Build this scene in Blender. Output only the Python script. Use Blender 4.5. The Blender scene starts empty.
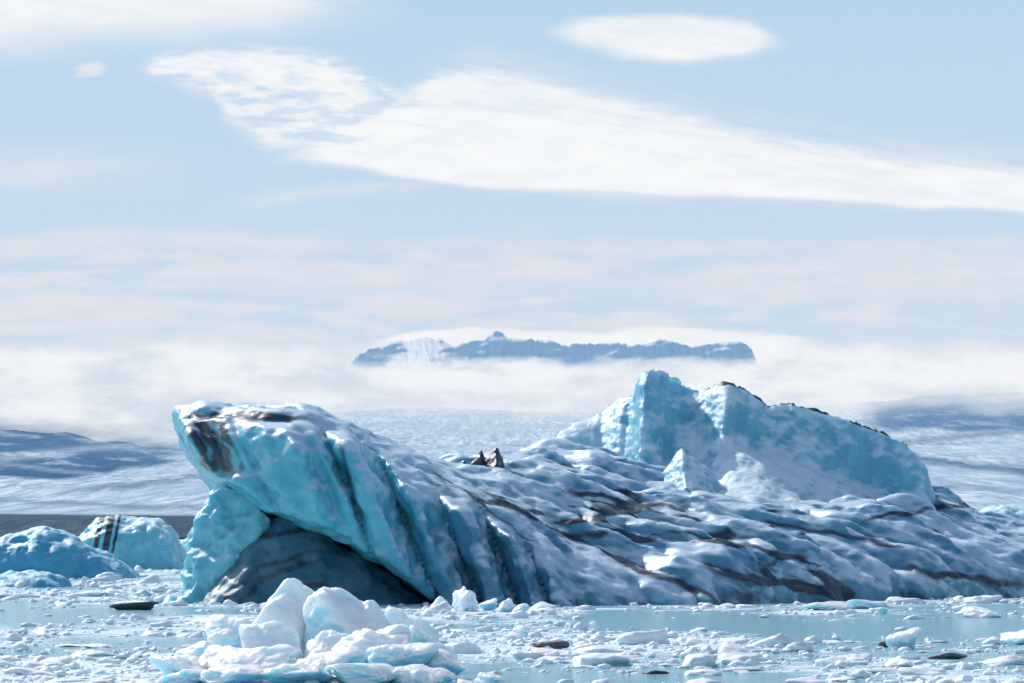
import bpy, bmesh, math, random
import numpy as np
K=2844.4; HC=3.0; HY=535.0
rs=np.random.RandomState(7)
# ---------------------------------------------------------------- noise
perm=np.tile(rs.permutation(256),3).astype(np.int32)
g3=rs.normal(size=(256,3)); g3/=np.linalg.norm(g3,axis=1)[:,None]; g3=g3.astype(np.float32)
def pn(x,y,z=0.0,seed=0):
    x,y,z=np.broadcast_arrays(np.asarray(x,float)+seed*17.31,np.asarray(y,float)+seed*5.77,np.asarray(z,float)+seed*3.13+0.37)
    xi=np.floor(x).astype(int);yi=np.floor(y).astype(int);zi=np.floor(z).astype(int)
    fx=x-xi;fy=y-yi;fz=z-zi
    s=lambda t:t*t*t*(t*(t*6-15)+10)
    ux,uy,uz=s(fx),s(fy),s(fz)
    out=0
    for a in (0,1):
        for b in (0,1):
            for c in (0,1):
                h=perm[perm[perm[(xi+a)&255]+((yi+b)&255)]+((zi+c)&255)]
                g=g3[h]
                d=g[...,0]*(fx-a)+g[...,1]*(fy-b)+g[...,2]*(fz-c)
                out=out+d*(ux if a else 1-ux)*(uy if b else 1-uy)*(uz if c else 1-uz)
    return out*1.5
def fbm(x,y,z=0.0,o=4,seed=0,g=.5,l=2.03):
    r=0;a=1;f=1;t=0
    for i in range(o):
        r=r+a*pn(x*f,y*f,z*f,seed+i*1.7);t+=a;a*=g;f*=l
    return r/t*1.4
def ridged(x,y,z=0.0,o=3,seed=0):
    r=0;a=1;f=1;t=0
    for i in range(o):
        r=r+a*(1-np.abs(pn(x*f,y*f,z*f,seed+i*2.3))*2);t+=a;a*=.5;f*=2.1
    return r/t
def worley(x,y,z,seed=0):
    x=np.asarray(x)+seed*9.1
    xi=np.floor(x).astype(int);yi=np.floor(y).astype(int);zi=np.floor(z).astype(int)
    best=np.full(x.shape,9.0)
    jit=(g3*0.5+0.5)
    for a in(-1,0,1):
        for b in(-1,0,1):
            for c in(-1,0,1):
                h=perm[perm[perm[(xi+a)&255]+((yi+b)&255)]+((zi+c)&255)]
                p=jit[h]
                d=(xi+a+p[...,0]-x)**2+(yi+b+p[...,1]-y)**2+(zi+c+p[...,2]-z)**2
                best=np.minimum(best,d)
    return np.sqrt(best)
def sst(a,b,x):
    t=np.clip((x-a)/(b-a),0,1);return t*t*(3-2*t)
def smax(a,b,k=.35):
    h=np.clip(.5+.5*(a-b)/k,0,1)
    return b+(a-b)*h+k*h*(1-h)
def zpy(py,D): return HC+(HY-py)*D/K
def sinterp(x,xp,fp,w):
    g=np.arange(min(xp)-3*w,max(xp)+3*w,1.0);v=np.interp(g,xp,fp)
    k=np.exp(-.5*(np.arange(-3*w,3*w+1)/w)**2);k/=k.sum();v=np.convolve(np.pad(v,len(k)//2,mode='edge'),k,'valid')[:len(g)]
    return np.interp(x,g,v)
# ---------------------------------------------------------------- mesh helpers
def mesh_obj(name,V,F,mat=None,attrs={},smooth=True,parent=None):
    V=np.asarray(V,np.float32);F=np.asarray(F,np.int32)
    me=bpy.data.meshes.new(name)
    me.vertices.add(len(V));me.vertices.foreach_set("co",V.ravel())
    n=F.shape[1]
    me.loops.add(F.size);me.loops.foreach_set("vertex_index",F.ravel())
    me.polygons.add(len(F))
    me.polygons.foreach_set("loop_start",np.arange(0,F.size,n,dtype=np.int32))
    try: me.polygons.foreach_set("loop_total",np.full(len(F),n,np.int32))
    except Exception: pass
    me.update(calc_edges=True)
    me.polygons.foreach_set("use_smooth",np.full(len(F),smooth,bool))
    for k,a in attrs.items():
        at=me.attributes.new(k,'FLOAT','POINT');at.data.foreach_set("value",np.asarray(a,np.float32).ravel())
    me.validate()
    ob=bpy.data.objects.new(name,me);bpy.context.scene.collection.objects.link(ob)
    if mat: me.materials.append(mat)
    if parent: ob.parent=parent
    return ob
def surface_nets(F,xs,ys,zs):
    F=F.copy().astype(np.float32)
    F[0]=F[-1]=1;F[:,0]=1;F[:,-1]=1;F[:,:,0]=1;F[:,:,-1]=1
    S=F<0
    nx,ny,nz=F.shape
    cnt=np.zeros((nx-1,ny-1,nz-1),np.int8)
    for a in(0,1):
        for b in(0,1):
            for c in(0,1): cnt+=S[a:nx-1+a,b:ny-1+b,c:nz-1+c]
    I,J,L=np.nonzero((cnt>0)&(cnt<8))
    idx=np.full(cnt.shape,-1,np.int32);idx[I,J,L]=np.arange(len(I))
    acc=np.zeros((len(I),3));n=np.zeros(len(I))
    for ax in range(3):
        for p in(0,1):
            for q in(0,1):
                o=[0,0,0];oo=[k for k in range(3) if k!=ax];o[oo[0]]=p;o[oo[1]]=q
                e=list(o);e[ax]=1
                f0=F[I+o[0],J+o[1],L+o[2]];f1=F[I+e[0],J+e[1],L+e[2]]
                m=(f0<0)!=(f1<0)
                t=np.where(m,f0/np.where(m,f0-f1,1),0)
                P=np.zeros((len(I),3));P[:,0]=o[0];P[:,1]=o[1];P[:,2]=o[2];P[:,ax]=t
                acc[m]+=P[m];n[m]+=1
    P=acc/n[:,None]
    h=np.array([xs[1]-xs[0],ys[1]-ys[0],zs[1]-zs[0]])
    V=np.array([xs[0],ys[0],zs[0]])+(np.stack([I,J,L],1)+P)*h
    faces=[]
    for ax in range(3):
        sl0=[slice(None)]*3;sl1=[slice(None)]*3;sl0[ax]=slice(0,-1);sl1[ax]=slice(1,None)
        A=S[tuple(sl0)];B=S[tuple(sl1)]
        i,j,k=np.nonzero(A!=B);o=[i,j,k];oo=[(ax+1)%3,(ax+2)%3]
        ok=(o[oo[0]]>0)&(o[oo[1]]>0)&(o[oo[0]]<F.shape[oo[0]]-1)&(o[oo[1]]<F.shape[oo[1]]-1)
        o=[w[ok] for w in o];ins=A[o[0],o[1],o[2]]
        def c(p,q):
            w=[o[0].copy(),o[1].copy(),o[2].copy()];w[oo[0]]-=p;w[oo[1]]-=q
            return idx[w[0],w[1],w[2]]
        Q=np.stack([c(1,1),c(0,1),c(0,0),c(1,0)],1)
        Q[~ins]=Q[~ins][:,::-1]
        faces.append(Q)
    Fc=np.concatenate(faces);Fc=Fc[(Fc>=0).all(1)]
    return V,Fc
def vnormals(V,F):
    if F.shape[1]==3: n=np.cross(V[F[:,1]]-V[F[:,0]],V[F[:,2]]-V[F[:,0]])
    else: n=np.cross(V[F[:,2]]-V[F[:,0]],V[F[:,3]]-V[F[:,1]])
    N=np.zeros_like(V)
    for c in range(F.shape[1]):
        for d in range(3): N[:,d]+=np.bincount(F[:,c],n[:,d],len(V))
    return N/np.maximum(np.linalg.norm(N,axis=1),1e-9)[:,None]
def lap(V,F,it=1,l=.5):
    for _ in range(it):
        A=np.zeros_like(V);c=np.zeros(len(V))
        m=F.shape[1]
        for a in range(m):
            b=F[:,(a+1)%m];s=F[:,a]
            for d in range(3): A[:,d]+=np.bincount(s,V[b,d],len(V))+np.bincount(b,V[s,d],len(V))
            c+=np.bincount(s,minlength=len(V))+np.bincount(b,minlength=len(V))
        V=V+(A/np.maximum(c,1)[:,None]-V)*l
    return V
# ---------------------------------------------------------------- node helpers
def newmat(name):
    m=bpy.data.materials.new(name);m.use_nodes=True;nt=m.node_tree;nt.nodes.clear()
    return m,nt,nt.nodes,nt.links
class NB:
    def __init__(s,nt): s.nt=nt;s.n=nt.nodes;s.l=nt.links
    def put(s,sock,v):
        if isinstance(v,bpy.types.NodeSocket): s.l.new(v,sock)
        elif v is not None: sock.default_value=v
    def math(s,op,a,b=None,c=None,clamp=False):
        n=s.n.new('ShaderNodeMath');n.operation=op;n.use_clamp=clamp
        s.put(n.inputs[0],a)
        if b is not None:s.put(n.inputs[1],b)
        if c is not None:s.put(n.inputs[2],c)
        return n.outputs[0]
    def mix(s,f,a,b):
        n=s.n.new('ShaderNodeMix');n.data_type='RGBA'
        s.put(n.inputs[0],f);s.put(n.inputs[6],a);s.put(n.inputs[7],b);return n.outputs[2]
    def attr(s,name):
        n=s.n.new('ShaderNodeAttribute');n.attribute_name=name;return n.outputs['Fac']
    def ss(s,x,a,b,lo=0.,hi=1.):
        n=s.n.new('ShaderNodeMapRange');n.interpolation_type='SMOOTHSTEP'
        s.put(n.inputs[0],x);n.inputs[1].default_value=a;n.inputs[2].default_value=b;n.inputs[3].default_value=lo;n.inputs[4].default_value=hi
        return n.outputs[0]
    def noise(s,scale,detail=4,rough=.55,vec=None,sc=(1,1,1),dist=0.,rot=None):
        if vec is None:
            vec=s.n.new('ShaderNodeNewGeometry').outputs['Position']
        if rot:
            r=s.n.new('ShaderNodeMapping');r.inputs['Rotation'].default_value=rot;s.l.new(vec,r.inputs[0]);vec=r.outputs[0]
        mp=s.n.new('ShaderNodeMapping');mp.inputs['Scale'].default_value=sc;s.l.new(vec,mp.inputs[0])
        n=s.n.new('ShaderNodeTexNoise');n.inputs['Scale'].default_value=scale;n.inputs['Detail'].default_value=detail
        n.inputs['Roughness'].default_value=rough;n.inputs['Distortion'].default_value=dist
        s.l.new(mp.outputs[0],n.inputs['Vector']);return n.outputs[0]
    def objvec(s): return s.n.new('ShaderNodeTexCoord').outputs['Object']
    def bump(s,h,st,d):
        n=s.n.new('ShaderNodeBump');n.inputs['Strength'].default_value=st;n.inputs['Distance'].default_value=d
        s.l.new(h,n.inputs['Height']);return n
def C(r,g,b):
    f=lambda c:((c/255+.055)/1.055)**2.4 if c/255>.04045 else c/255/12.92
    return (f(r),f(g),f(b),1)
def ice_mat(name,shade,top,sss=.25,scale=1.,dirtcol=(.010,.017,.028,1),up0=.15,up1=.75,obj=False,glow=None,mott=.5,streak=False,rough=.3,bmp=1.,sscale=.8,nd=1.1):
    m,nt,N,L=newmat(name);b=NB(nt)
    vec=b.objvec() if obj else None
    geo=N.new('ShaderNodeNewGeometry')
    sep=N.new('ShaderNodeSeparateXYZ');L.new(geo.outputs['Normal'],sep.inputs[0])
    n1=b.noise(.55*scale,5,.6,vec)
    kw=dict(sc=(.3,1,1),rot=(0,0,.5)) if streak else {}
    n2=b.noise(3.5*scale,6,.66,vec,**kw)
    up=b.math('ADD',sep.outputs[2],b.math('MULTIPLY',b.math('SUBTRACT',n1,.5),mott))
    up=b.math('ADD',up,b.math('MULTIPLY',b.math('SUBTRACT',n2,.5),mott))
    up=b.math('ADD',up,b.math('MULTIPLY',b.attr('cav'),.45))  # trough shading put into the colour: hollows bluer, ridges paler
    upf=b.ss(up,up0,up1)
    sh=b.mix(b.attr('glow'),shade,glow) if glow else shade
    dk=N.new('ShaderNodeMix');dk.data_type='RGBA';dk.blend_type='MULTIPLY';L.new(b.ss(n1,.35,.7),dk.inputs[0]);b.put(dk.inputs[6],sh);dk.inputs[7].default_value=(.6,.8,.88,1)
    col=b.mix(upf,dk.outputs[2],top)  # steep faces painted with shaded-side teal, upward faces pale as weathered ice
    n3=b.noise(1.1*scale,8,.7,vec,**kw)
    dm=b.math('ADD',b.attr('dirt'),b.math('MULTIPLY',b.math('SUBTRACT',n3,.5),nd))
    dm=b.ss(dm,.30,.90,0,.95)
    dc=b.mix(b.ss(n2,.35,.7),dirtcol,(dirtcol[0]*3.,dirtcol[1]*3.,dirtcol[2]*3.2,1))
    col=b.mix(dm,col,dc)
    p=N.new('ShaderNodeBsdfPrincipled');L.new(col,p.inputs['Base Color'])
    L.new(b.math('MULTIPLY_ADD',upf,.2,rough),p.inputs['Roughness'])
    L.new(b.math('MULTIPLY',b.math('SUBTRACT',1.,dm),sss),p.inputs['Subsurface Weight'])
    p.inputs['Subsurface Radius'].default_value=(.2,.7,1.) if not obj else (.5,.85,1.);p.inputs['Subsurface Scale'].default_value=sscale/scale
    b1=b.bump(n2,.35*bmp,.16/scale)
    b2=b.bump(b.noise(14*scale,6,.7,vec),.35*bmp,.035/scale);L.new(b1.outputs[0],b2.inputs['Normal'])
    L.new(b2.outputs[0],p.inputs['Normal'])
    o=N.new('ShaderNodeOutputMaterial');L.new(p.outputs[0],o.inputs[0])
    return m
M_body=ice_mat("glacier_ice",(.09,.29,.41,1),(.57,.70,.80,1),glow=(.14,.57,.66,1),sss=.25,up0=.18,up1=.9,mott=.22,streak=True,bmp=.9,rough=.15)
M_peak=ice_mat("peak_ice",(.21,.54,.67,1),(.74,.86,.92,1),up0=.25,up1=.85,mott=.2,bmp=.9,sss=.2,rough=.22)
M_wall=ice_mat("turquoise_ice",(.20,.62,.70,1),(.62,.82,.86,1),sss=.5,up0=.45,up1=1.05,mott=.6,rough=.18)
M_cave=ice_mat("cave_shade_ice",(.03,.20,.30,1),(.05,.28,.38,1),sss=.1,up0=.5,up1=1.1,mott=.7)  # dark blue colour stands in for the shadow inside the hollow
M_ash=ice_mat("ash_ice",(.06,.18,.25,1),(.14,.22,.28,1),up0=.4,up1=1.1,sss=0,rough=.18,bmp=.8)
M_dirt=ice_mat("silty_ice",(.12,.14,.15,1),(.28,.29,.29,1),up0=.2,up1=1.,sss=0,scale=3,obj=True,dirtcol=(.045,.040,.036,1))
M_chunk=ice_mat("white_ice",(.52,.81,.89,1),(.93,.96,.97,1),sss=.85,scale=3,up0=-.4,up1=.4,obj=True,rough=.08,mott=.5,sscale=1.0,bmp=1.1)
M_floe=ice_mat("slush_ice",(.62,.80,.86,1),(.86,.91,.94,1),sss=0,scale=3,up0=-.6,up1=.3,obj=True)
M_far=ice_mat("clear_blue_ice",(.10,.46,.62,1),(.50,.74,.84,1),sss=.3,up0=.55,up1=1.1,mott=.4)
# ---------------------------------------------------------------- ICEBERG
berg=bpy.data.objects.new("iceberg",None);bpy.context.scene.collection.objects.link(berg)
berg.location=(0,130,0)
berg["label"]="huge blue iceberg with ash streaks, overhanging slab and jagged peak"
berg["category"]="iceberg"
bpy.context.view_layer.update()
def addpart(name,V,F,mat,at,label=None):
    V=V-np.array([0,130,0])
    o=mesh_obj(name,V,F,mat,at);o.parent=berg
    if label:o["label"]=label
    return o
us=[150,170,200,250,300,345,380,420,460,500,540,580,640,700,760,820,880,935,985,1024,1100,1160]
tr=[0,3,6,11,17,24,34]
tab=np.array([
[440,430,424,428,428,440,468,490,508,528,560,588,590,586,582,582,580,578,578,580,592,606],
[422,412,407,410,415,432,453,472,487,504,527,556,570,568,564,562,560,560,562,565,584,600],
[420,410,403,405,414,433,448,462,474,486,502,524,546,550,546,543,543,545,550,554,574,595],
[460,440,414,411,419,439,449,462,469,474,484,500,520,528,528,525,522,526,536,542,565,590],
[600,600,560,520,500,495,488,478,468,460,459,472,492,506,508,506,505,512,524,534,550,580],
[600,600,600,580,560,540,520,500,480,462,452,458,478,490,492,494,498,508,526,536,550,580],
[620,620,620,620,620,600,580,570,560,540,520,520,530,540,540,540,540,545,555,565,580,620]],float)
def Ff(u): return np.interp(u,[150,178,200,225,250,280,345,440,575,700,800,900,1024,1160],[126,124.9,124.2,123.4,122.5,121.9,121.8,122,120.6,122,126.5,131,137,143])
def Ttab(u,y):
    t=np.clip(y-Ff(u),0,33.9)
    fu=np.interp(u,us,np.arange(len(us)));fi=np.clip(np.floor(fu).astype(int),0,len(us)-2);a=fu-fi;a=a*a*(3-2*a)*.5+a*.5
    ft=np.interp(t,tr,np.arange(len(tr)));ti=np.clip(np.floor(ft).astype(int),0,len(tr)-2);b=ft-ti
    v=(tab[ti,fi]*(1-a)+tab[ti,fi+1]*a)*(1-b)+(tab[ti+1,fi]*(1-a)+tab[ti+1,fi+1]*a)*b
    return zpy(v,np.maximum(y,118)),t
h=.11
xs=np.arange(-16.2,29,h);ys=np.arange(117.5,160,h*1.3);zs=np.arange(-1,10,h)
X,Y=np.meshgrid(xs,ys,indexing='ij')
U=512+X*K/Y
T,t2=Ttab(U,Y)
fl=sst(440,640,U)*(1-.45*sst(880,1000,U))
wx=X+1.2*fbm(X*.2,Y*.2,o=2,seed=3);wy=Y+1.2*fbm(X*.2,Y*.2,o=2,seed=5)
CA,SA=.88,.47
q1=wx*CA-wy*SA; q2=wx*SA+wy*CA
rd=ridged(q1*.07,q2*.26,0,2,seed=11)
T=T+ (rd-.45)*(.65+.45*fl)*sst(0.3,3,t2)*np.where(t2>26,0.3,1)
lump=worley(q1*.17,q2*.42,0*q1,21)
T=T+ (.5-lump)*(.5+.7*fl)*sst(.3,2.5,t2)
lump2=worley(q1*.38,q2*1.0,0*q1,24)
T=T+ (lump2-.5)*.26*sst(.2,2,t2)
T=T+ .34*(np.abs(pn(q1*.12,q2*.7,0,31))*2.4-.5)*sst(0,2,t2)
stp=wy*.42+wx*.06+.5*pn(wx*.15,wy*.1,0,77);sf=stp-np.floor(stp)
T=T+fl*.8*(sst(0,.2,sf)-sf)*sst(.5,2.5,t2)
X3=X[:,:,None];Y3=Y[:,:,None];Z3=zs[None,None,:];U3=U[:,:,None]
Tt,_=Ttab(U,np.maximum(Ff(U),118.))
dep=(Tt[:,:,None]-Z3)
uu=U3-dep*23*.52
cr=[110,235,325,385,438,486,530,580,640,690,730,790,840,900,950,1010,1080,1160]
ph=np.interp(uu,cr,np.arange(len(cr)));fr=ph-np.floor(ph)
rib=np.sin(np.pi*fr)**.6
amp=np.interp(U,[150,240,290,345,500,590,1100],[.4,.9,1.5,1.9,1.8,.6,.6])[:,:,None]
sub=np.abs(pn(uu/30.,Z3*.15,Y3*0,47))*1.2
Fq=Ff(U)[:,:,None]+.4-amp*rib+sub+.30*dep*np.interp(U,[150,300,345,500,700],[.5,.15,-.3,-1.1,-1.2])[:,:,None]
fn=.6*fbm(xs[:,None]*.35,zs[None,:]*.35,0,3,seed=41)+.2*np.abs(pn(xs[:,None]*.9+zs[None,:]*.6,zs[None,:]*.35,0,43))
Fq=Fq+fn[:,None,:]
Pz=HY-(Z3-HC)*K/123.
hol=np.exp(-((U3-212-(Pz-446)*.42)/17)**2)*sst(482,468,Pz)*sst(412,424,Pz)
Fq=Fq+1.2*hol
Bz=zpy(np.interp(U,[150,176,186,200,215,240,265,300,350,400,445,470],[408,416,434,455,474,488,508,518,541,572,606,700]),122.)+.3*pn(X*.7,Y*.7,0,51)-.04*(t2)
f=smax((Z3-T[:,:,None])*.8,(Fq-Y3)*.9,1.0)
f=smax(f,(Bz[:,:,None]-Z3)*.8,.4)
lf=(175-U3+6*pn(Y*.5,0*Y,0,5)[:,:,None])*.043
f=smax(f,lf,.4)
V,Fc=surface_nets(f,xs,ys,zs)
print("body verts",len(V))
def detail(V,Fc,a1=.22,s1=.6,a2=.07,s2=1.9,seed=0,aniso=None,it=2,a3=0.):
    V=lap(V,Fc,it,.5);N=vnormals(V,Fc)
    P=V.copy()
    if aniso:
        P=np.stack([(V[:,0]*CA-V[:,1]*SA)*aniso,V[:,0]*SA+V[:,1]*CA,V[:,2]],1)
    w=worley(P[:,0]*s1+.4*pn(V[:,0],V[:,1],V[:,2],9),P[:,1]*s1,P[:,2]*s1,seed)
    w2=worley(P[:,0]*s2,P[:,1]*s2,P[:,2]*s2+.3*pn(V[:,0],V[:,1],V[:,2],8),seed+1)
    f1=fbm(P[:,0]*.8,P[:,1]*.8,P[:,2]*.8,4,seed+2,.55)
    d=(w-.5)*a1+(w2-.5)*a2+f1*a1*.6
    if a3: d=d+a3*(ridged(P[:,0]*1.5,P[:,1]*1.5,P[:,2]*1.5,3,seed=seed+5)-.4)
    cav=np.clip((w-.5)*1.0+(w2-.5)*.8+f1*.6,-1,1)
    return V+N*d[:,None],cav,N
V,cav,N=detail(V,Fc,.27,.60,.12,1.8,seed=3,aniso=.42,it=1,a3=.07)
Uv=512+V[:,0]*K/V[:,1];Pv=HY-(V[:,2]-HC)*K/V[:,1]
Fv=Ff(Uv);tv=V[:,1]-Fv
wv=1.1*fbm(V[:,0]*.22,V[:,1]*.22,V[:,2]*.3,3,61)
q1=V[:,0]*CA-V[:,1]*SA+wv;q2=V[:,0]*SA+V[:,1]*CA+wv*.8
st=ridged(q1*.06,q2*.36,V[:,2]*.5,3,seed=71)
reg=fbm(V[:,0]*.13,V[:,1]*.17,V[:,2]*.2,2,seed=81)
flv=sst(340,600,Uv)
dirt=sst(.50,.86,st)*(.25+.75*flv)*sst(-.15,.35,reg+.05)*1.0
dirt*=1-.75*sst(.9,-.2,tv)*sst(620,500,Uv)
dirt+=.75*sst(.84,.98,ridged(q1*.07,q2*.8,V[:,2]*1.1,2,seed=91))*flv*sst(-.6,.1,reg)
dirt+=.6*sst(1.6,.3,V[:,2])*sst(600,680,Uv)*sst(-.3,.3,fbm(V[:,0]*.3,V[:,1]*.3,V[:,2],3,seed=95))
for (u0,p0,u1,p1,wd_) in((560,492,690,510,3.5),(590,502,640,516,5),(700,566,860,598,5),(860,520,1000,500,3.5),(760,520,900,545,3.5),(430,470,540,545,2.2),(660,530,800,556,3),(900,566,1024,588,5),(620,560,720,600,5),(480,490,640,570,2.2)):
    tl=(Uv-u0)/(u1-u0);dl=Pv-(p0+(p1-p0)*np.clip(tl,0,1))+6*fbm(Uv/30,Pv/30,0,2,seed=u0)
    dirt+=.85*np.exp(-(dl/wd_)**2)*sst(-.1,.1,tl)*sst(1.1,.9,tl)
nose=np.exp(-(np.abs(Uv-212-(Pv-440)*.42)/22)**4)*sst(408,420,Pv)*sst(478,464,Pv)*(tv<5)
nstr=.5+.5*np.sin((Uv-(Pv-446)*.6)/2.8+2.5*fbm(Uv/20,Pv/20,0,2,seed=3))
dirt+=1.3*nose*(.38+.65*nstr)  # darkness of the snout hollow painted into the colour, with stripes
dirt+=.7*np.exp(-((Uv-347-(Pv-470)*.25)/4)**2)*sst(425,440,Pv)*sst(530,500,Pv)  # narrow darker line down the slab crease
dirt+=.95*np.exp(-((Uv-255)/48)**2)*np.exp(-((Pv-416-(Uv-258)*.06)/6)**2)
glow=sst(500,350,Uv)+.25*fbm(V[:,0]*.3,V[:,1]*.3,V[:,2]*.3,2,seed=4)  # left face painted brighter turquoise, as if light shone through
addpart("ice_slab",V,Fc,M_body,{'dirt':dirt,'cav':cav,'glow':np.clip(glow,0,1)},"rippled pale slab with blue scalloped front and ash lines")
# ---- peak
h=.095
xs=np.arange(1,24,h);ys=np.arange(135,155,h*1.25);zs=np.arange(-.2,12.3,h)
X,Y=np.meshgrid(xs,ys,indexing='ij')
su=[530,548,560,580,600,618,632,637,641,652,670,680,684,700,712,727,745,762,768,775,790,820,850,880,900,914,925,934,942,960]
sp=[520,449,432,421,411,398,394,377,371,370,374,378,384,389,385,382,388,401,405,403,402,411,421,431,440,453,468,490,540,620]
Ur=512+X*K/148.
wrp=6*pn(X*.35,Y*.3,0,91)
but=sinterp(Ur+(148-Y)*2.2+wrp,[530,560,600,630,646,660,682,705,725,750,780,800,820,850,870,920,940],[-.8,-.3,-1.2,-.3,1.5,1.2,-1.2,-.6,.7,.1,-.6,-.2,-.3,.1,-.1,.3,-1.2],5)
zz1=(Ur+(148-Y)*5)/24.;z1=np.abs(pn(zz1,Y*.08,0,4));zz2=(Ur+(148-Y)*4)/9.;z2=np.abs(pn(zz2,Y*.12,0,14))
flu=.42*z1+.12*z2
Dr=147.3-but*.9+flu
ridge=zpy(np.interp(Ur,su,sp),148.)+.09*pn(X*2.2,0*X,0,4)+.05*pn(X*6,0*X,0,5)
cut=zpy(sinterp(Ur,[530,560,600,640,680,705,730,745,760,800,840,880,930,960],[480,468,462,458,452,446,440,438,442,458,473,486,502,560],9),146.)
s_=sinterp(Ur,[530,600,632,650,680,720,745,770,800,930],[1.0,1.1,1.6,2.4,1.3,1.3,1.3,1.9,2.8,3.8],5)
t0=Dr-Y
cliff=ridge-np.maximum(t0,0)*s_*(1-.35*sst(2.5,.0,t0))
apron=cut-.40*np.maximum(t0-1.,0)+.5*fbm(X*.25,Y*.2,0,3,seed=24)+.3*(worley(X*.5,Y*.5,0*X,5)-.5)
apron=np.minimum(apron,ridge-1.2)
front=np.where(t0>.4,smax(cliff,apron,.7),cliff)
back=ridge-(Y-Dr)*1.9
T=np.where(t0>0,np.minimum(front,ridge),back)
f=(zs[None,None,:]-T[:,:,None])*.5
V,Fc=surface_nets(f,xs,ys,zs)
V,cav,N=detail(V,Fc,.20,.38,.05,1.4,seed=8,it=1,a3=.03)
Uv=512+V[:,0]*K/V[:,1];Pv=HY-(V[:,2]-HC)*K/V[:,1]
rz=np.interp(512+V[:,0]*K/148,su,sp);below=Pv-rz
dirt=1.3*sst(4.0,1,below)*sst(668,690,Uv)*sst(-.5,-.1,fbm(V[:,0]*.6,V[:,1]*0,0*V[:,2],3,seed=3))
ln=ridged(V[:,0]*.10+V[:,2]*.1,V[:,2]*.7-V[:,0]*.45,V[:,1]*.2,3,seed=33)
dirt+=.4*sst(.72,.98,ln)*sst(-.3,.3,fbm(V[:,0]*.2,V[:,1]*.2,V[:,2]*.2,2,seed=37))
addpart("ice_peak",V,Fc,M_peak,{'dirt':dirt-.12,'cav':cav},"jagged pale blue peak with dark rim")
def hillock(name,u0,py,D,wl,wr,wf,mat,dirtv,seed=0,label=None,sharp=1.1,hh=3.):
    x0=(u0-512)*D/K;zt=zpy(py,D)
    xs=np.arange(x0-wl-.3,x0+wr+.3,.08);ys=np.arange(D-wf-.3,D+wf+.3,.08);zs=np.arange(zt-3.2,zt+.7,.08)
    X,Y=np.meshgrid(xs,ys,indexing='ij')
    ax=np.where(X<x0,(x0-X)/wl,(X-x0)/wr)+.2*pn(X*.9,Y*.9,0,seed);ay=np.abs(Y-D)/wf
    r=ax*.75+ay*.6
    T=zt-hh*(np.clip(r,0,2))**sharp+.25*fbm(X*1.2,Y*1.2,0,3,seed=seed)
    V,F=surface_nets((zs[None,None,:]-T[:,:,None])*.6,xs,ys,zs)
    V,cav,N=detail(V,F,.12,1.1,.05,3,seed=seed,it=1)
    d=dirtv+.5*fbm(V[:,0]*1.,V[:,1]*1.,V[:,2]*1.,2,seed=seed+4)
    addpart(name,V,F,mat,{'dirt':d,'cav':cav},label)
hillock("ice_pinnacle",682,446,140.5,1.5,2.3,2.6,M_peak,-.4,seed=3,label="small blue ice pyramid")
hillock("ice_pinnacle",497,446,132,1.6,.8,1.8,M_ash,1.1,seed=13,label="black ash covered ice tooth",hh=3.)
hillock("ice_pinnacle",482,451,131.5,1.4,.7,1.6,M_ash,1.0,seed=14,label="black ash covered ice tooth",hh=3.)
hillock("ice_pinnacle",464,457,131,2.,1.0,1.6,M_ash,.9,seed=23,label="black ash covered ice tooth",hh=2.6)
def polyslab(uu,top,Dm,half,seed=0,h=.11,a=(.25,.6,.08,1.9),lo=-.8,sq=.5,slant=0.):
    x0=(min(uu)-512)*Dm/K-.6;x1=(max(uu)-512)*Dm/K+.6
    xs=np.arange(x0,x1,h);ys=np.arange(Dm-half-1,Dm+half+1,h)
    zt=zpy(min(top),Dm)+1;zs=np.arange(lo,zt,h)
    X,Y=np.meshgrid(xs,ys,indexing='ij')
    Ux=512+X*K/Dm+slant*(Y-Dm)
    Tr=zpy(np.interp(Ux,uu,top),Dm)
    yy=np.abs(Y-Dm+.6*fbm(X*.3,Y*.1,0,2,seed=seed))/half
    T=np.where(yy<1,lo-.3+(Tr-lo+.3)*np.clip(1-yy**2.2,0,1)**sq,lo-1)
    T=T+.3*fbm(X*.5,Y*.5,0,3,seed=seed)*min(1,Tr.max()/4)
    V,F=surface_nets((zs[None,None,:]-T[:,:,None])*.5,xs,ys,zs)
    V,cav,N=detail(V,F,*a,seed=seed)
    Uv=512+V[:,0]*K/V[:,1];Pv=HY-(V[:,2]-HC)*K/V[:,1]
    return V,F,cav,Uv,Pv
V,F,cav,Uv,Pv=polyslab([184,189,199,212,228,262,285],[604,578,535,494,474,480,560],127.5,3.2,seed=6,sq=.3,a=(.75,.6,.3,1.6))
addpart("ice_wall",V,F,M_wall,{'dirt':-.4+0*cav,'cav':cav},"translucent turquoise wall beneath the overhang")
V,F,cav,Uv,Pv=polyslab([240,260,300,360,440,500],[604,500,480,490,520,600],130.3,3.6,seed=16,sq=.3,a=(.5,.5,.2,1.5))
addpart("cave_wall",V,F,M_cave,{'dirt':-.2+.3*fbm(V[:,0]*.5,V[:,1]*.5,V[:,2]*.5,2,seed=4),'cav':cav},"wall of the hollow with its shadow painted dark blue")
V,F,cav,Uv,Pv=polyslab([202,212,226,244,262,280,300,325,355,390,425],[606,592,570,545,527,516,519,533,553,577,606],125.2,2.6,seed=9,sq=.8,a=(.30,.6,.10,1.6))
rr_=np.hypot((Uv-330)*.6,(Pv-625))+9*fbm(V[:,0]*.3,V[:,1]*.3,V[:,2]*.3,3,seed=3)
st=.5+.5*np.sin(rr_/4.6)+.35*np.sin(rr_/1.8)
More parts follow.
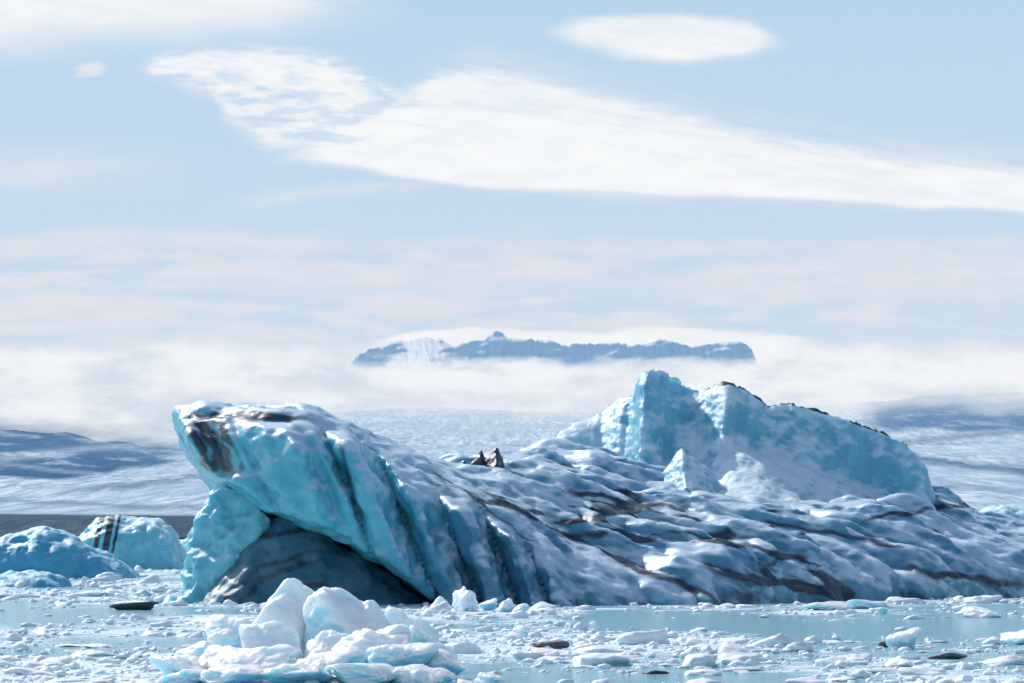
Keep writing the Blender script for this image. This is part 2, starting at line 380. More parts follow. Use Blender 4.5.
addpart("ash_ridge",V,F,M_ash,{'dirt':.02+.65*st*sst(380,300,Uv),'cav':cav},"dark striped ash ridge under the slab")
# ---------------------------------------------------------------- other icebergs
def berg_obj(uu,top,D,half,label,seed,stripes=False,mat=None,h=.14,sq=.45,dirt0=-.35):
    V,F,cav,Uv,Pv=polyslab(uu,top,D,half,seed=seed,h=h,a=(.5,.24,.09,1.0),sq=sq)
    d=dirt0+.3*fbm(V[:,0]*.4,V[:,1]*.4,V[:,2]*.4,2,seed=seed)
    if stripes:
        for c,w in((97,2.6),(107,3.2),(115,1.2)): d+=2.4*np.exp(-((Uv-c-(540-Pv)*.2)/w)**2)*sst(558,550,Pv)
    cx=V[:,0].mean();V=V-np.array([cx,D,0])
    o=mesh_obj("iceberg",V,F,mat or M_far,{'dirt':d,'cav':cav*.6});o.location=(cx,D,0)
    o["label"]=label;o["category"]="iceberg";o["group"]="icebergs floating on the lagoon"
    return o
berg_obj([-60,-30,0,22,45,62,85,105,125,134],[580,548,540,530,526,531,545,553,566,582],198,4,"rounded deep blue iceberg on icy water",4,sq=.25)
berg_obj([72,78,96,100,115,135,158,170,180,186],[570,540,522,518,517,520,521,530,548,572],252,5,"blue iceberg with black vertical ash stripes",5,True,M_wall,h=.16,sq=.15)
berg_obj([-30,-5,20,45,62,72],[588,575,571,573,578,590],165,2.5,"low flat pale ice floe on the water",6)
berg_obj([962,976,990,1005,1030,1070,1110],[560,516,508,507,509,514,560],225,5,"pale turquoise iceberg behind the big one",7,mat=M_wall,h=.18,sq=.2)
# ---------------------------------------------------------------- chunks
def ico(sub):
    bm=bmesh.new();bmesh.ops.create_icosphere(bm,subdivisions=sub,radius=1)
    V=np.array([v.co[:] for v in bm.verts]);F=np.array([[v.index for v in f.verts] for f in bm.faces]);bm.free();return V,F
ICO={k:ico(k) for k in(2,3,4,5,6)}
def chunk_geo(seed,sub=4,npl=11,rough=.10,flat=1.,extra=None,pw=9):
    r=np.random.RandomState(seed);D,F=ICO[sub]
    n=r.normal(size=(npl,3));n/=np.linalg.norm(n,axis=1)[:,None];d=r.uniform(.5,1.,npl)
    if extra:
        for e in extra:
            v=np.array(e[:3],float);v/=np.linalg.norm(v);n=np.vstack([n,v]);d=np.append(d,e[3])
    c=D@n.T
    q=np.where(c>.05,c/d,0.0)
    R=1/np.maximum((q**pw).sum(1)**(1/pw),.6)
    V=D*R[:,None]
    f=fbm(V[:,0]*1.3,V[:,1]*1.3,V[:,2]*1.3,4,seed%50)
    w=worley(V[:,0]*1.6,V[:,1]*1.6,V[:,2]*1.6,seed%40) if sub>2 else 0.4
    w2=worley(V[:,0]*4,V[:,1]*4,V[:,2]*4,seed%40) if sub>4 else 0.4
    V=V*(1+rough*(f*1.3+(w-.5)*1.2+(w2-.4)*.45))[:,None]
    V[:,2]*=flat
    return V,F,np.clip(f*.7+(w-.5)+(w2-.4)*.8+0*V[:,0],-1,1)
def chunk_obj(name,cat,label,x,y,ztop,w,dep,seed,sub=5,sink=.35,mat=M_chunk,dirt=-.9,group=None,rot=0,extra=None,rough=.16,npl=9,pw=6):
    V,F,f=chunk_geo(seed,sub,rough=rough,extra=extra,npl=npl,pw=pw)
    c,s=math.cos(rot),math.sin(rot)
    V=V@np.array([[c,s,0],[-s,c,0],[0,0,1]])
    mn,mx=V.min(0),V.max(0);V=(V-(mn+mx)/2)/(mx-mn)
    H=ztop*(1+sink);V=V*np.array([w,dep,H]);V[:,2]+=ztop-H/2
    o=mesh_obj(name,V,F,mat,{'dirt':np.full(len(V),dirt),'cav':f});o.location=(x,y,0)
    o["label"]=label;o["category"]=cat
    if group:o["group"]=group
    return o
def CH(u0,u1,py,D,seed,label="lump of melting white ice floating on the lagoon",dirt=-.9,dep=1.,mat=M_chunk,maxz=9,**k):
    zt=min(zpy(py,D),maxz);w=(u1-u0)*D/K;x=((u0+u1)/2-512)*D/K
    return chunk_obj("ice_block","ice block",label,x,D,max(zt,.08),w,w*dep,seed,dirt=dirt,mat=mat,group="ice blocks floating near shore",**k)
CH(236,332,578,64,11,"tall peaked white ice block in a cluster",extra=[(-1,0,.6,.40),(1,-.2,.4,.45)],sub=6,dep=.8,pw=8)
CH(296,352,598,63.4,101,sub=6,dep=.9)
CH(304,418,586,62.8,12,"rounded translucent white ice block in a cluster",sub=6,dep=.8)
CH(206,262,614,62.5,14,sub=6);CH(168,236,640,60.6,61,sub=6);CH(150,214,653,58.8,13,sub=6);CH(196,262,645,59.4,103,sub=6)
CH(240,312,620,61,62,sub=6);CH(296,350,630,60.8,104,sub=6);CH(330,412,624,60.6,63,sub=6)
CH(380,440,606,65,17,sub=6);CH(396,458,624,62,64,sub=6);CH(366,440,642,59.4,16,sub=6);CH(416,466,648,59.4,107,sub=6)
CH(226,300,644,58.8,65,sub=6);CH(286,366,646,58.4,66,sub=6)
CH(196,270,664,57,67,sub=6);CH(254,336,662,56.6,18,sub=6);CH(322,404,662,56.4,109,sub=6);CH(392,456,664,56.8,110,sub=6);CH(160,212,668,57.4,111)
CH(208,240,620,65,19);CH(474,506,672,56.5,25)
CH(452,478,586,112,31);CH(478,498,598,113,32);CH(496,516,598,111,33);CH(430,452,596,113,34);CH(512,530,603,110,35)
CH(884,922,627,75,36,"round white ice block on the water",pw=5)
CH(800,850,601,114,37);CH(845,892,599,116,38);CH(868,888,607,108,46)
CH(505,530,625,82,39);CH(530,562,648,69,40);CH(600,640,655,67,41);CH(955,1000,606,104,42)
CH(1000,1050,628,78,43);CH(690,735,644,74,47);CH(850,905,668,62,48);CH(980,1030,655,66,49);CH(720,765,668,63,50)
DK="grey brown silty ice block on the water"
CH(108,160,601,114,51,DK,.4,.5,M_dirt);CH(926,966,652,69,52,DK,.4,.6,M_dirt);CH(878,892,640,76,53,DK,.8,1,M_dirt)
CH(532,570,640,75,54,DK,.5,.6,M_dirt);CH(642,670,676,61.5,55,DK,.5,.6,M_dirt)
variants=[]
for i in range(10):
    V,F,f=chunk_geo(100+i,4,rough=.20,flat=.6,pw=7)
    me=mesh_obj("ice_floe",V,F,M_floe,{'dirt':np.full(len(V),-.9 if i<9 else .1),'cav':f*.5})
    variants.append(me)
r=random.Random(5)
def densA(u,D):
    x=(u-512)*D/K
    py=HY+HC*K/D
    open_=np.exp(-((py-621)/13)**2)*sst(540,620,u)*sst(1060,880,u)*.42+np.exp(-((py-616)/9)**2)*sst(220,60,u)*.2
    return fbm(x*.085,D*.045,0.,3,seed=77)*1.15-open_
placed=0;tries=0
while placed<288 and tries<30000:
    tries+=1
    py=r.uniform(602,705) if r.random()<.82 else r.uniform(577,606)
    D=HC*K/(py-HY);u=r.uniform(-60,1090)
    inv=Ff(np.array([u]))[0]
    if D>inv-1.5 and u>176: continue
    if float(densA(np.array([u]),np.array([D]))[0])<r.uniform(-.5,.25)-(.15 if py>650 else 0): continue
    s=r.choice([.07,.10,.14,.18,.24,.34,.46])*r.uniform(.8,1.2)*(1+max(0,(D-70))/140)
    src=variants[r.randrange(10)]
    o=src.copy() if placed>=10 else variants[placed]
    if placed>=10: bpy.context.scene.collection.objects.link(o)
    o.location=((u-512)*D/K,D,-.02*s);o.scale=(s*r.uniform(.8,1.6),s*r.uniform(.8,1.5),s*r.uniform(.35,1.2));o.rotation_euler=(0,0,r.uniform(0,6.28))
    o["label"]="small chunk of white brash ice floating on the lagoon";o["category"]="ice chunk";o["group"]="brash ice chunks floating on the lagoon"
    placed+=1
rr=np.random.RandomState(3)
base=[chunk_geo(300+i,3,npl=8,rough=.18) for i in range(6)]
VV=[];FF=[];off=0
cand=42000
py=np.where(rr.rand(cand)<.40,rr.uniform(556,606,cand),rr.uniform(600,705,cand));D=HC*K/(py-HY);u=rr.uniform(-150,1170,cand)
x=(u-512)*D/K
dn=densA(u,D)+.8*fbm(x*.5,D*.3,0.,2,seed=78)
ok=(dn>rr.uniform(-.3,.6,cand)-.3*(D>130)-.12*(D<72))&~((D>Ff(u)-.6)&(u>180)&(u<1150))
ii=np.nonzero(ok)[0][:13000]
for i in ii:
    V,F,_=base[rr.randint(6)]
    s=rr.choice([.018,.03,.045,.08,.13],p=[.34,.3,.22,.10,.04])*rr.uniform(.8,1.3)*(1+max(0,D[i]-60)/80)
    a=rr.uniform(-1.5,1.5);c,si=math.cos(a),math.sin(a)
    W=V@np.array([[c,si,0],[-si,c,0],[0,0,1]])*np.array([s*rr.uniform(.9,1.8),s*1.2,s*rr.uniform(.25,1.)])+np.array([x[i],D[i],0])
    VV.append(W);FF.append(F+off);off+=len(V)
V=np.concatenate(VV);F=np.concatenate(FF)
o=mesh_obj("brash_ice",V,F,M_floe,{'dirt':np.full(len(V),-.9),'cav':np.zeros(len(V))});o["kind"]="stuff"
o["label"]="fine white brash ice scattered over the lagoon water";o["category"]="brash ice"
# ---------------------------------------------------------------- water
uw=np.linspace(-300,1320,560);pw_=np.concatenate([np.linspace(537.,556,30),np.linspace(557,740,330)])
Uw,Pw=np.meshgrid(uw,pw_,indexing='ij');Dw=HC*K/(Pw-HY);Xw=(Uw-512)*Dw/K
slu=densA(Uw,Dw)+.45*fbm(Xw*.4,Dw*.25,0,3,seed=78)
slu=slu+.30*sst(110,160,Dw)+.12*sst(72,62,Dw)+.08
nu,nd_=Uw.shape;id_=np.arange(nu*nd_).reshape(nu,nd_)
Fw=np.stack([id_[:-1,:-1],id_[:-1,1:],id_[1:,1:],id_[1:,:-1]],-1).reshape(-1,4)
Vw=np.stack([Xw,Dw,0*Xw],-1).reshape(-1,3)
ex=np.array([(-3000,-60,-.03),(3000,-60,-.03),(3000,4300,-.03),(-3000,4300,-.03)],float)
m,nt,Nn,L=newmat("lagoon_water");b=NB(nt)
p=Nn.new('ShaderNodeBsdfPrincipled')
fine=b.noise(2.6,7,.75,sc=(.7,1.1,1));med=b.noise(.6,5,.65,sc=(.6,1.1,1))
s0=b.math('ADD',b.attr('slush'),b.math('MULTIPLY',b.math('SUBTRACT',fine,.5),1.5));s0=b.math('ADD',s0,b.math('MULTIPLY',b.math('SUBTRACT',med,.5),1.4))
slf=b.ss(s0,.0,.5,0,.88)
L.new(b.mix(slf,(.25,.50,.57,1),(.70,.80,.86,1)),p.inputs['Base Color'])
L.new(b.math('MULTIPLY_ADD',slf,.6,.12),p.inputs['Roughness']);p.inputs['IOR'].default_value=1.33
b1=b.bump(b.noise(1.5,4,.6,sc=(.5,1.5,1)),.8,.22);b2=b.bump(b.noise(7,4,.65,sc=(.5,1.5,1)),.7,.05)
b3=b.bump(slf,.6,.05)
L.new(b1.outputs[0],b2.inputs['Normal']);L.new(b2.outputs[0],b3.inputs['Normal']);L.new(b3.outputs[0],p.inputs['Normal'])
o=Nn.new('ShaderNodeOutputMaterial');L.new(p.outputs[0],o.inputs[0])
w=mesh_obj("water",Vw,Fw[:,::-1],m,{'slush':slu.ravel()},smooth=False)
w["kind"]="structure";w["label"]="milky blue glacial lagoon water with slush";w["category"]="water"
w=mesh_obj("water",ex,[(0,1,2,3)],m,{'slush':np.full(4,.1)},smooth=False)
w["kind"]="structure";w["label"]="milky blue glacial lagoon water reaching the far shore";w["category"]="water"
# ---------------------------------------------------------------- terrain
uT=[-1500,-200,0,60,110,200,300,420,560,700,880,930,1000,1060,1300,2500]
dT=[1900,2100,2500,3000,3500,5000,7000,9500,12500,16000]
pT=np.array([
[537]*16,
[524,522,520,520,521,523,528,530,530,530,530,528,526,526,524,524],
[519,517,516,516,517,518,520,520,520,520,516,516,514,514,514,514],
[516,514,512,512,512,512,512,512,512,510,508,508,506,506,506,506],
[506,504,502,502,501,500,500,500,500,500,496,496,494,494,494,494],
[488,486,484,485,482,480,480,480,482,480,478,476,474,474,474,474],
[468,464,460,462,462,461,462,464,464,460,456,454,452,452,452,452],
[430,426,424,428,440,448,442,440,440,438,436,437,438,438,436,436],
[405,405,405,405,412,425,420,416,418,420,412,404,402,410,400,400],
[400,400,400,400,400,410,412,410,412,412,402,396,394,396,390,390]],float)
uu=np.concatenate([np.linspace(-1500,-60,60),np.linspace(-55,1080,1000),np.linspace(1090,2500,60)])
dd=1900*(16000/1900)**np.linspace(0,1,420)
U,D=np.meshgrid(uu,dd,indexing='ij')
fu=np.interp(U,uT,np.arange(len(uT)));fi=np.clip(fu.astype(int),0,len(uT)-2);a=fu-fi;a=a*a*(3-2*a)
fd=np.interp(D,dT,np.arange(len(dT)));di=np.clip(fd.astype(int),0,len(dT)-2);c=fd-di
PY=(pT[di,fi]*(1-a)+pT[di,fi+1]*a)*(1-c)+(pT[di+1,fi]*(1-a)+pT[di+1,fi+1]*a)*c
X=(U-512)*D/K
Z=zpy(PY,D)
sc=D/K
Z+=sc*(7.5*fbm(X/900+D/2600,D/2600-X/3000,0,4,seed=5)+2.2*(ridged(X/160,D/900,0,3,seed=6)-.5)+1.3*fbm(X/45,D/400,0,3,seed=9))*sst(2500,4500,D)
Z+=sc*1.0*fbm(X/100,D/100,0,3,seed=6)*sst(1950,2100,D)
PYr=HY-(Z-HC)*K/D
nz=10*fbm(U/60,PYr/18,0,4,seed=15)
rock=sst(2750,2600,D+nz*20)
lim=np.interp(U,[-1500,0,60,110,150,200,230],[485,485,480,472,466,458,440])
rock=np.maximum(rock,sst(3,-3,PYr-lim+nz*.6)*sst(215,140,U+nz*2)*sst(5000,5600,D))
snow=sst(.0,.5,fbm(U/40-PYr/14,PYr/6,0,4,seed=25))
layer=np.exp(-((PYr-452+(U-60)*.1+nz*.3)/3.5)**2)+.6*np.exp(-((PYr-470-(U-60)*.1+nz*.3)/2.5)**2)
rock2=rock*(1-np.clip(.6*snow+.55*layer,0,.85)*(D>3000))
rock2=np.maximum(rock2,.95*sst(434,428,PYr+nz*.4)*sst(850,890,U)*(D>9000)*(1-.4*snow))
for (u0,p0,u1,p1,w_,s_) in((880,456,1100,478,5.,.8),(880,444,1100,422,3.5,.6),(900,484,1100,496,2.4,.4),(60,490,330,466,3,.6),(-100,498,250,510,2.5,.5),(150,452,420,438,2,.3),(200,470,560,484,2,.3)):
    tl=(U-u0)/(u1-u0);rock2=np.maximum(rock2,s_*np.exp(-((PYr-p0-(p1-p0)*tl+nz*.4)/w_)**2)*sst(-.05,.1,tl)*sst(1.05,.9,tl))
rock2=np.maximum(rock2,.8*sst(500,512,PYr+nz*.5)*sst(2900,2600,D))
nu,nd=U.shape
id_=np.arange(nu*nd).reshape(nu,nd)
Fq=np.stack([id_[:-1,:-1],id_[1:,:-1],id_[1:,1:],id_[:-1,1:]],-1).reshape(-1,4)
V=np.stack([X,D,Z],-1).reshape(-1,3)
m,nt,Nn,L=newmat("glacier_terrain");b=NB(nt)
p=Nn.new('ShaderNodeBsdfPrincipled')
n1=b.noise(.045,7,.72,sc=(1,.07,1));n2=b.noise(.0035,5,.6,sc=(1,.35,4))
icec=b.mix(b.ss(n1,.40,.60),(.27,.39,.51,1),(.76,.83,.88,1))
icec=b.mix(b.ss(n2,.40,.60,0,.65),icec,(.34,.47,.60,1))
dist=Nn.new('ShaderNodeSeparateXYZ');L.new(Nn.new('ShaderNodeNewGeometry').outputs['Position'],dist.inputs[0])
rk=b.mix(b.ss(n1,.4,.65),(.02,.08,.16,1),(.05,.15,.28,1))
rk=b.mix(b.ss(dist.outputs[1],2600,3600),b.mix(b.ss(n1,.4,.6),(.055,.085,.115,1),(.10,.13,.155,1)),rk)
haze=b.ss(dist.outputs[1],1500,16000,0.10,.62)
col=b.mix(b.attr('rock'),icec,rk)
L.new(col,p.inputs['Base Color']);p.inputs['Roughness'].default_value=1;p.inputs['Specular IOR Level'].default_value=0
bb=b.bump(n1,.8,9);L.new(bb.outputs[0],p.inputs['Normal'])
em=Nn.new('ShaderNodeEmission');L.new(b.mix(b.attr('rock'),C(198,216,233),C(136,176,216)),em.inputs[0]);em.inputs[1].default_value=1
mx=Nn.new('ShaderNodeMixShader');L.new(haze,mx.inputs[0]);L.new(p.outputs[0],mx.inputs[1]);L.new(em.outputs[0],mx.inputs[2])  # aerial haze painted as emission that grows with distance
o=Nn.new('ShaderNodeOutputMaterial');L.new(mx.outputs[0],o.inputs[0])
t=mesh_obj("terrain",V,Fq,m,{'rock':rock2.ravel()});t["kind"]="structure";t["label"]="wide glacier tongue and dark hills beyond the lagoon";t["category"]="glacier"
# ---------------------------------------------------------------- distant mountain
Dm=30000
uu=np.linspace(345,790,700);tt=np.linspace(-1,1,90)
mu=[345,356,372,395,420,440,452,470,484,496,508,525,548,570,590,640,665,690,720,738,752,758,790]
mp=[372,352,346,341,338,339,345,340,338,329,335,337,339,344,341,343,339,346,342,340,347,362,376]
U,Tt=np.meshgrid(uu,tt,indexing='ij')
ridge=np.interp(U,mu,mp)
ridge=ridge+3.4*fbm(U/11,0*U,0,4,seed=2)
PYm=ridge+45*np.abs(Tt)**.8
PYm+=9*(ridged(U/17+Tt*.6,Tt*1.6,0,3,seed=4)-.5)*sst(0,.2,np.abs(Tt))
Dd=Dm+Tt*2200
X=(U-512)*Dd/K;Z=zpy(PYm,Dd)
nu,nd=U.shape;id_=np.arange(nu*nd).reshape(nu,nd)
Fq=np.stack([id_[:-1,:-1],id_[1:,:-1],id_[1:,1:],id_[:-1,1:]],-1).reshape(-1,4)
sn=sst(.0,.4,.7*fbm(U/16+PYm/12,PYm/6,0,3,seed=8)+.75*np.exp(-((U-420)/32)**2)+.5*np.exp(-((U-487)/16)**2)*sst(346,334,PYm)-.15+.55*sst(5,0,PYm-ridge))
m,nt,Nn,L=newmat("hazed_mountain_rock");b=NB(nt)
p=Nn.new('ShaderNodeBsdfPrincipled');p.inputs['Roughness'].default_value=1
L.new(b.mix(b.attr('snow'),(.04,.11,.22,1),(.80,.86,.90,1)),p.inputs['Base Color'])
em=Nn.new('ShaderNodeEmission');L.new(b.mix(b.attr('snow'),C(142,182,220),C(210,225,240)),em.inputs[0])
mx=Nn.new('ShaderNodeMixShader');mx.inputs[0].default_value=.74;L.new(p.outputs[0],mx.inputs[1]);L.new(em.outputs[0],mx.inputs[2])  # bluish emission blended over rock and snow as painted airlight
o=Nn.new('ShaderNodeOutputMaterial');L.new(mx.outputs[0],o.inputs[0])
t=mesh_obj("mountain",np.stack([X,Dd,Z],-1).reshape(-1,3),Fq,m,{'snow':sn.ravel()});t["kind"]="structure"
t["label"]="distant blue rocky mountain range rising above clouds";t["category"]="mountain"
# ---------------------------------------------------------------- sky backdrop and cloud banks
def sheet(u0,u1,p0,p1,nu,nd):
    return np.meshgrid(np.linspace(u0,u1,nu),np.linspace(p0,p1,nd),indexing='ij')
def sheet_obj(name,U,P,D,mat,attrs):
    az=np.arctan((U-512)/K);el=(HY-P)/K
    X=D*np.sin(az);Yy=D*np.cos(az);Z=HC+el*Yy
    nu,nd=U.shape;id_=np.arange(nu*nd).reshape(nu,nd)
    Fq=np.stack([id_[:-1,:-1],id_[1:,:-1],id_[1:,1:],id_[:-1,1:]],-1).reshape(-1,4)
    return mesh_obj(name,np.stack([X,Yy,Z],-1).reshape(-1,3),Fq,mat,attrs)
ua=np.concatenate([np.linspace(-3000,-70,90),np.linspace(-65,1090,1000),np.linspace(1100,4000,90)])
pa=np.concatenate([np.linspace(-560,-25,60),np.linspace(-22,420,420),np.linspace(425,560,20)])
U,P=np.meshgrid(ua,pa,indexing='ij')
wu=U+14*fbm(U/90,P/40,0,3,seed=1);wp=P+7*fbm(U/85,P/30,0,4,seed=2,g=.42)
def band(top,bot,st,sb,x=wu,y=wp):
    tx,ty=zip(*top);bx,by=zip(*bot)
    a=np.interp(x,tx,ty);c=np.interp(x,bx,by)
    return sst(-st,st,y-a)*sst(sb,-sb,y-c)
Pr=P-.13*U
tex=.5+.5*fbm(U/190,Pr/24,0,4,seed=3,g=.45)
tex2=.5+.5*fbm(U/70+P/60,Pr/15,0,5,seed=6,g=.52)
fil=.5+.5*fbm(U/44+P/22,P/12-U/80,0,5,seed=13,g=.58)
fib=.5+.5*fbm(U/70,(P-.17*U)/8,0,5,seed=16,g=.55)
d=0*U
mtx,mty=zip(*[(250,150),(275,146),(300,130),(335,112),(385,97),(415,86),(440,72),(465,66),(490,67),(520,75),(580,90),(640,102),(700,115),(760,130),(850,147),(950,162),(1024,170),(1300,205)])
mbx,mby=zip(*[(250,156),(275,162),(300,158),(350,168),(400,178),(470,186),(550,191),(620,194),(720,198),(820,202),(920,206),(1024,210),(1300,240)])
wpm=P+5*fbm(U/90,P/34,0,4,seed=2,g=.45)
ta=np.interp(U,mtx,mty);tb=np.interp(U,mbx,mby)
inner=np.clip((wpm-ta)/np.maximum(tb-ta,8),0,1)
main=sst(-10,12,wpm-ta+9*(fib-.5)+5*(fil-.5))*sst(6,-5,wpm-tb+3*(fib-.5))*sst(258,330,wu)
lf_=sst(520,340,wu)
dm_=main*np.clip(.86+.18*sst(0,.5,inner)+.25*(tex-.5),0,1)
dm_*=1-(.06+.60*lf_)*sst(.54,.36,fil*.5+tex2*.5)*sst(1.0,.4,inner)
dm_*=1-.22*sst(.52,.34,fib*.5+tex*.5)*sst(.9,.3,inner)
d=np.maximum(d,dm_)
halo=.55*sst(-34,4,wp-ta)*sst(10,-2,wp-tb)*sst(380,480,wu)*sst(.25,.65,tex*.5+fib*.5)
d=np.maximum(d,halo)
left=band([(125,64),(145,55),(200,48),(260,46),(310,52),(350,62),(395,84),(430,90)],[(125,68),(150,80),(205,92),(225,118),(260,142),(300,146),(360,150),(430,120)],10,15)*sst(125,165,wu)*sst(450,390,wu)
d=np.maximum(d,left*(.18+.76*sst(.34,.62,fil*.65+tex2*.35)))
feat=band([(130,62),(200,50),(270,52),(330,66),(390,88)],[(130,70),(200,74),(270,84),(330,98),(390,106)],6,10)*sst(128,170,wu)*sst(405,360,wu)
d=np.maximum(d,feat*(.55+.4*sst(.3,.6,fil)))
tr_=band([(530,34),(560,24),(615,16),(680,13),(745,21),(798,42)],[(530,36),(565,42),(620,57),(680,64),(745,60),(798,46)],8,8)*sst(530,585,wu)*sst(802,755,wu)
d=np.maximum(d,tr_*(.75+.25*sst(.25,.65,tex*.6+fib*.4)))
d=np.maximum(d,.85*sst(15,2,np.hypot((U-91)*.8+(P-70)*.5,(P-70)*1.1)+12*(fil-.5)+8*(tex2-.5)*2))
d=np.maximum(d,.95*sst(78,18,wp+wu*.08)*sst(430,280,wu)*sst(.0,.35,tex*.8+.15))
d=np.maximum(d,.7*np.exp(-((wp-172)/19)**2)*sst(230,60,wu)*(.4+.8*tex))
d=np.maximum(d,.5*np.exp(-((wp-193+(wu-340)*.09)/6.5)**2)*sst(200,280,wu)*sst(480,400,wu))
lowt=.5+.5*fbm(U/150,P/22,0,4,seed=23,g=.5)
lowf=.5+.5*fbm(U/65,P/15,0,4,seed=29,g=.5)
d=np.maximum(d,.75*sst(212,265,P)*sst(.38,.66,lowt*.6+lowf*.4+.06*sst(240,290,P)))
d=np.maximum(d,.9*band([(-100,296),(60,293),(130,294),(185,312),(240,330)],[(-100,330),(60,331),(130,331),(185,324),(240,325)],6,6)*sst(215,170,wu)*(.6+.5*lowf))
d=np.maximum(d,.75*band([(640,285),(720,262),(850,246),(960,250),(1100,255)],[(640,290),(720,300),(850,304),(960,300),(1100,300)],14,12)*(.5+.7*lowf))
d=np.maximum(d,.7*band([(150,285),(300,268),(480,264),(600,275)],[(150,292),(300,296),(480,296),(600,285)],10,9)*(.4+.8*lowf))
d=np.maximum(d,.6*band([(-60,240),(100,226),(240,232),(420,240)],[(-60,262),(100,258),(240,258),(420,250)],10,9)*(.4+.9*lowf))
d=np.maximum(d,.9*sst(326,356,P+14*(lowt-.5)+10*(lowf-.5)))
cap=band([(330,350),(400,336),(440,330),(560,333),(700,330),(780,331),(850,343)],[(330,380),(850,380)],3,4)*sst(340,400,wu)*sst(850,770,wu)
d=np.maximum(d,cap)
d=np.where((P<-25),np.maximum(d*sst(-160,-25,P),.7*sst(.45,.7,tex)),d)
bright=np.clip(.25+.75*main*(.74+.30*sst(.25,.6,tex*.6+fib*.4))+.7*tr_+.75*left+.6*cap+.6*(lowf-.5)+.6*sst(80,20,P)*sst(420,220,U),0,1)
warm=sst(200,240,P)*sst(350,300,P)
m,nt,Nn,L=newmat("sky_clouds");b=NB(nt)
zz=Nn.new('ShaderNodeSeparateXYZ');L.new(Nn.new('ShaderNodeNewGeometry').outputs['Position'],zz.inputs[0])
el=b.math('DIVIDE',zz.outputs[2],60000.)
cr=Nn.new('ShaderNodeValToRGB');L.new(b.math('DIVIDE',el,.30),cr.inputs[0])
e=cr.color_ramp.elements;e[0].position=0;e[0].color=C(210,224,237);e[1].position=1;e[1].color=C(128,176,218)
for ps,cc in((.22,C(203,221,237)),(.40,C(196,218,238)),(.62,C(184,213,238))):
    x=e.new(ps);x.color=cc
cl=b.mix(b.attr('bright'),C(217,223,232),C(246,248,250));cl=b.mix(b.math('MULTIPLY',b.attr('warm'),.45),cl,C(231,225,230))
nn=b.noise(.0007,6,.55,sc=(1,1,3.5))
dn=b.math('ADD',b.attr('cloud'),b.math('MULTIPLY',b.math('MULTIPLY',b.math('SUBTRACT',nn,.5),.3),b.ss(b.attr('cloud'),.03,.5)),clamp=True)
em=Nn.new('ShaderNodeEmission');L.new(b.mix(dn,cr.outputs[0],cl),em.inputs[0]);em.inputs[1].default_value=1
o=Nn.new('ShaderNodeOutputMaterial');L.new(em.outputs[0],o.inputs[0])
s=sheet_obj("sky",U,P,60000,m,{'cloud':d.ravel(),'bright':bright.ravel(),'warm':warm.ravel()})
s["kind"]="structure";s["label"]="pale blue sky with smooth lens shaped white clouds";s["category"]="sky"
def bank(name,U,P,D,dens,c1,c2,label,sc,zs_=4):
    m,nt,Nn,L=newmat(name+"_vapour");b=NB(nt)
    nn=b.noise(sc,6,.6,sc=(1,1,zs_))
    al=b.math('MULTIPLY',b.attr('cloud'),b.ss(b.math('ADD',nn,b.math('MULTIPLY',b.attr('cloud'),.6)),.45,.8))
    al=b.math('MAXIMUM',al,b.ss(b.attr('cloud'),.75,1.))
    em=Nn.new('ShaderNodeEmission');L.new(b.mix(b.ss(nn,.34,.60),c1,c2),em.inputs[0])  # cloud emits its own light in place of scattered sunlight
    tr=Nn.new('ShaderNodeBsdfTransparent');mx=Nn.new('ShaderNodeMixShader')
    L.new(al,mx.inputs[0]);L.new(tr.outputs[0],mx.inputs[1]);L.new(em.outputs[0],mx.inputs[2])
    o=Nn.new('ShaderNodeOutputMaterial');L.new(mx.outputs[0],o.inputs[0])
    s=sheet_obj(name,U,P,D,m,{'cloud':dens.ravel()})
    s["kind"]="structure";s["label"]=label;s["category"]="cloud"
U,P=sheet(-900,2000,325,470,1200,150)
w=P+12*fbm(U/80,P/26,0,4,seed=31)+5*fbm(U/25,P/12,0,4,seed=32)
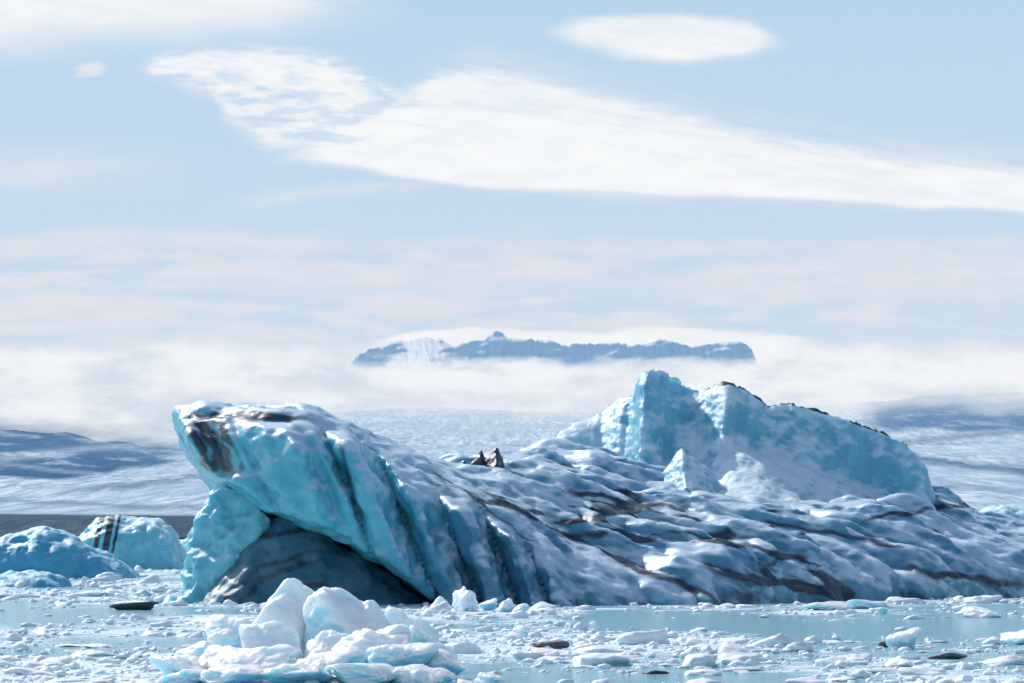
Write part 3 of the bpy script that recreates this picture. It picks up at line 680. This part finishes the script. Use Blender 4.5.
top=np.interp(U,[-900,0,200,340,365,470,600,740,790,900,1024,2000],[352,352,350,354,366,363,364,360,350,352,356,350])
bank("cloud_bank",U,P,24000,sst(-12,10,w-top),C(212,222,234),C(243,245,248),"soft white cloud bank hiding the mountain base",.0010,2.6)
U,P=sheet(-900,2000,370,480,1200,120)
w=P+10*fbm(U/80,P/18,0,5,seed=41)
bot=np.interp(U,[-900,0,50,100,160,220,300,420,560,700,880,950,1024,2000],[426,424,426,434,430,420,412,408,410,410,402,404,404,400])
bank("cloud_bank",U,P,9300,np.clip(sst(26,-16,w-bot)*sst(376,400,w)*1.0,0,1),C(210,220,233),C(240,243,247),"low mist lying along the glacier top",.0025,2.6)
# ---------------------------------------------------------------- light, world, camera
az=math.radians(-42);elv=math.radians(42)
d3=(math.sin(az)*math.cos(elv),math.cos(az)*math.cos(elv),math.sin(elv))
sun=bpy.data.lights.new("sun",'SUN');sun.energy=3.8;sun.angle=math.radians(.5);sun.color=(1,.965,.92)
so=bpy.data.objects.new("sun",sun);bpy.context.scene.collection.objects.link(so)
from mathutils import Vector
so.rotation_euler=Vector(d3).to_track_quat('Z','Y').to_euler();so.location=(0,0,50)
wd=bpy.data.worlds.new("World");bpy.context.scene.world=wd;wd.use_nodes=True;nt=wd.node_tree
sk=nt.nodes.new('ShaderNodeTexSky');sk.sky_type='NISHITA';sk.sun_disc=False;sk.sun_elevation=elv;sk.sun_rotation=az
bg=[n for n in nt.nodes if n.type=='BACKGROUND'][0];nt.links.new(sk.outputs[0],bg.inputs[0]);bg.inputs[1].default_value=.15
cam=bpy.data.cameras.new("camera");cam.lens=100;cam.sensor_width=36;cam.clip_end=150000;cam.clip_start=1
cam.shift_y=(HY-341.5)/1024
co=bpy.data.objects.new("camera",cam);bpy.context.scene.collection.objects.link(co)
co.location=(0,0,HC);co.rotation_euler=(math.radians(90),0,0);bpy.context.scene.camera=co
sc=bpy.context.scene;sc.view_settings.view_transform='Standard';sc.view_settings.look='None';sc.view_settings.exposure=0
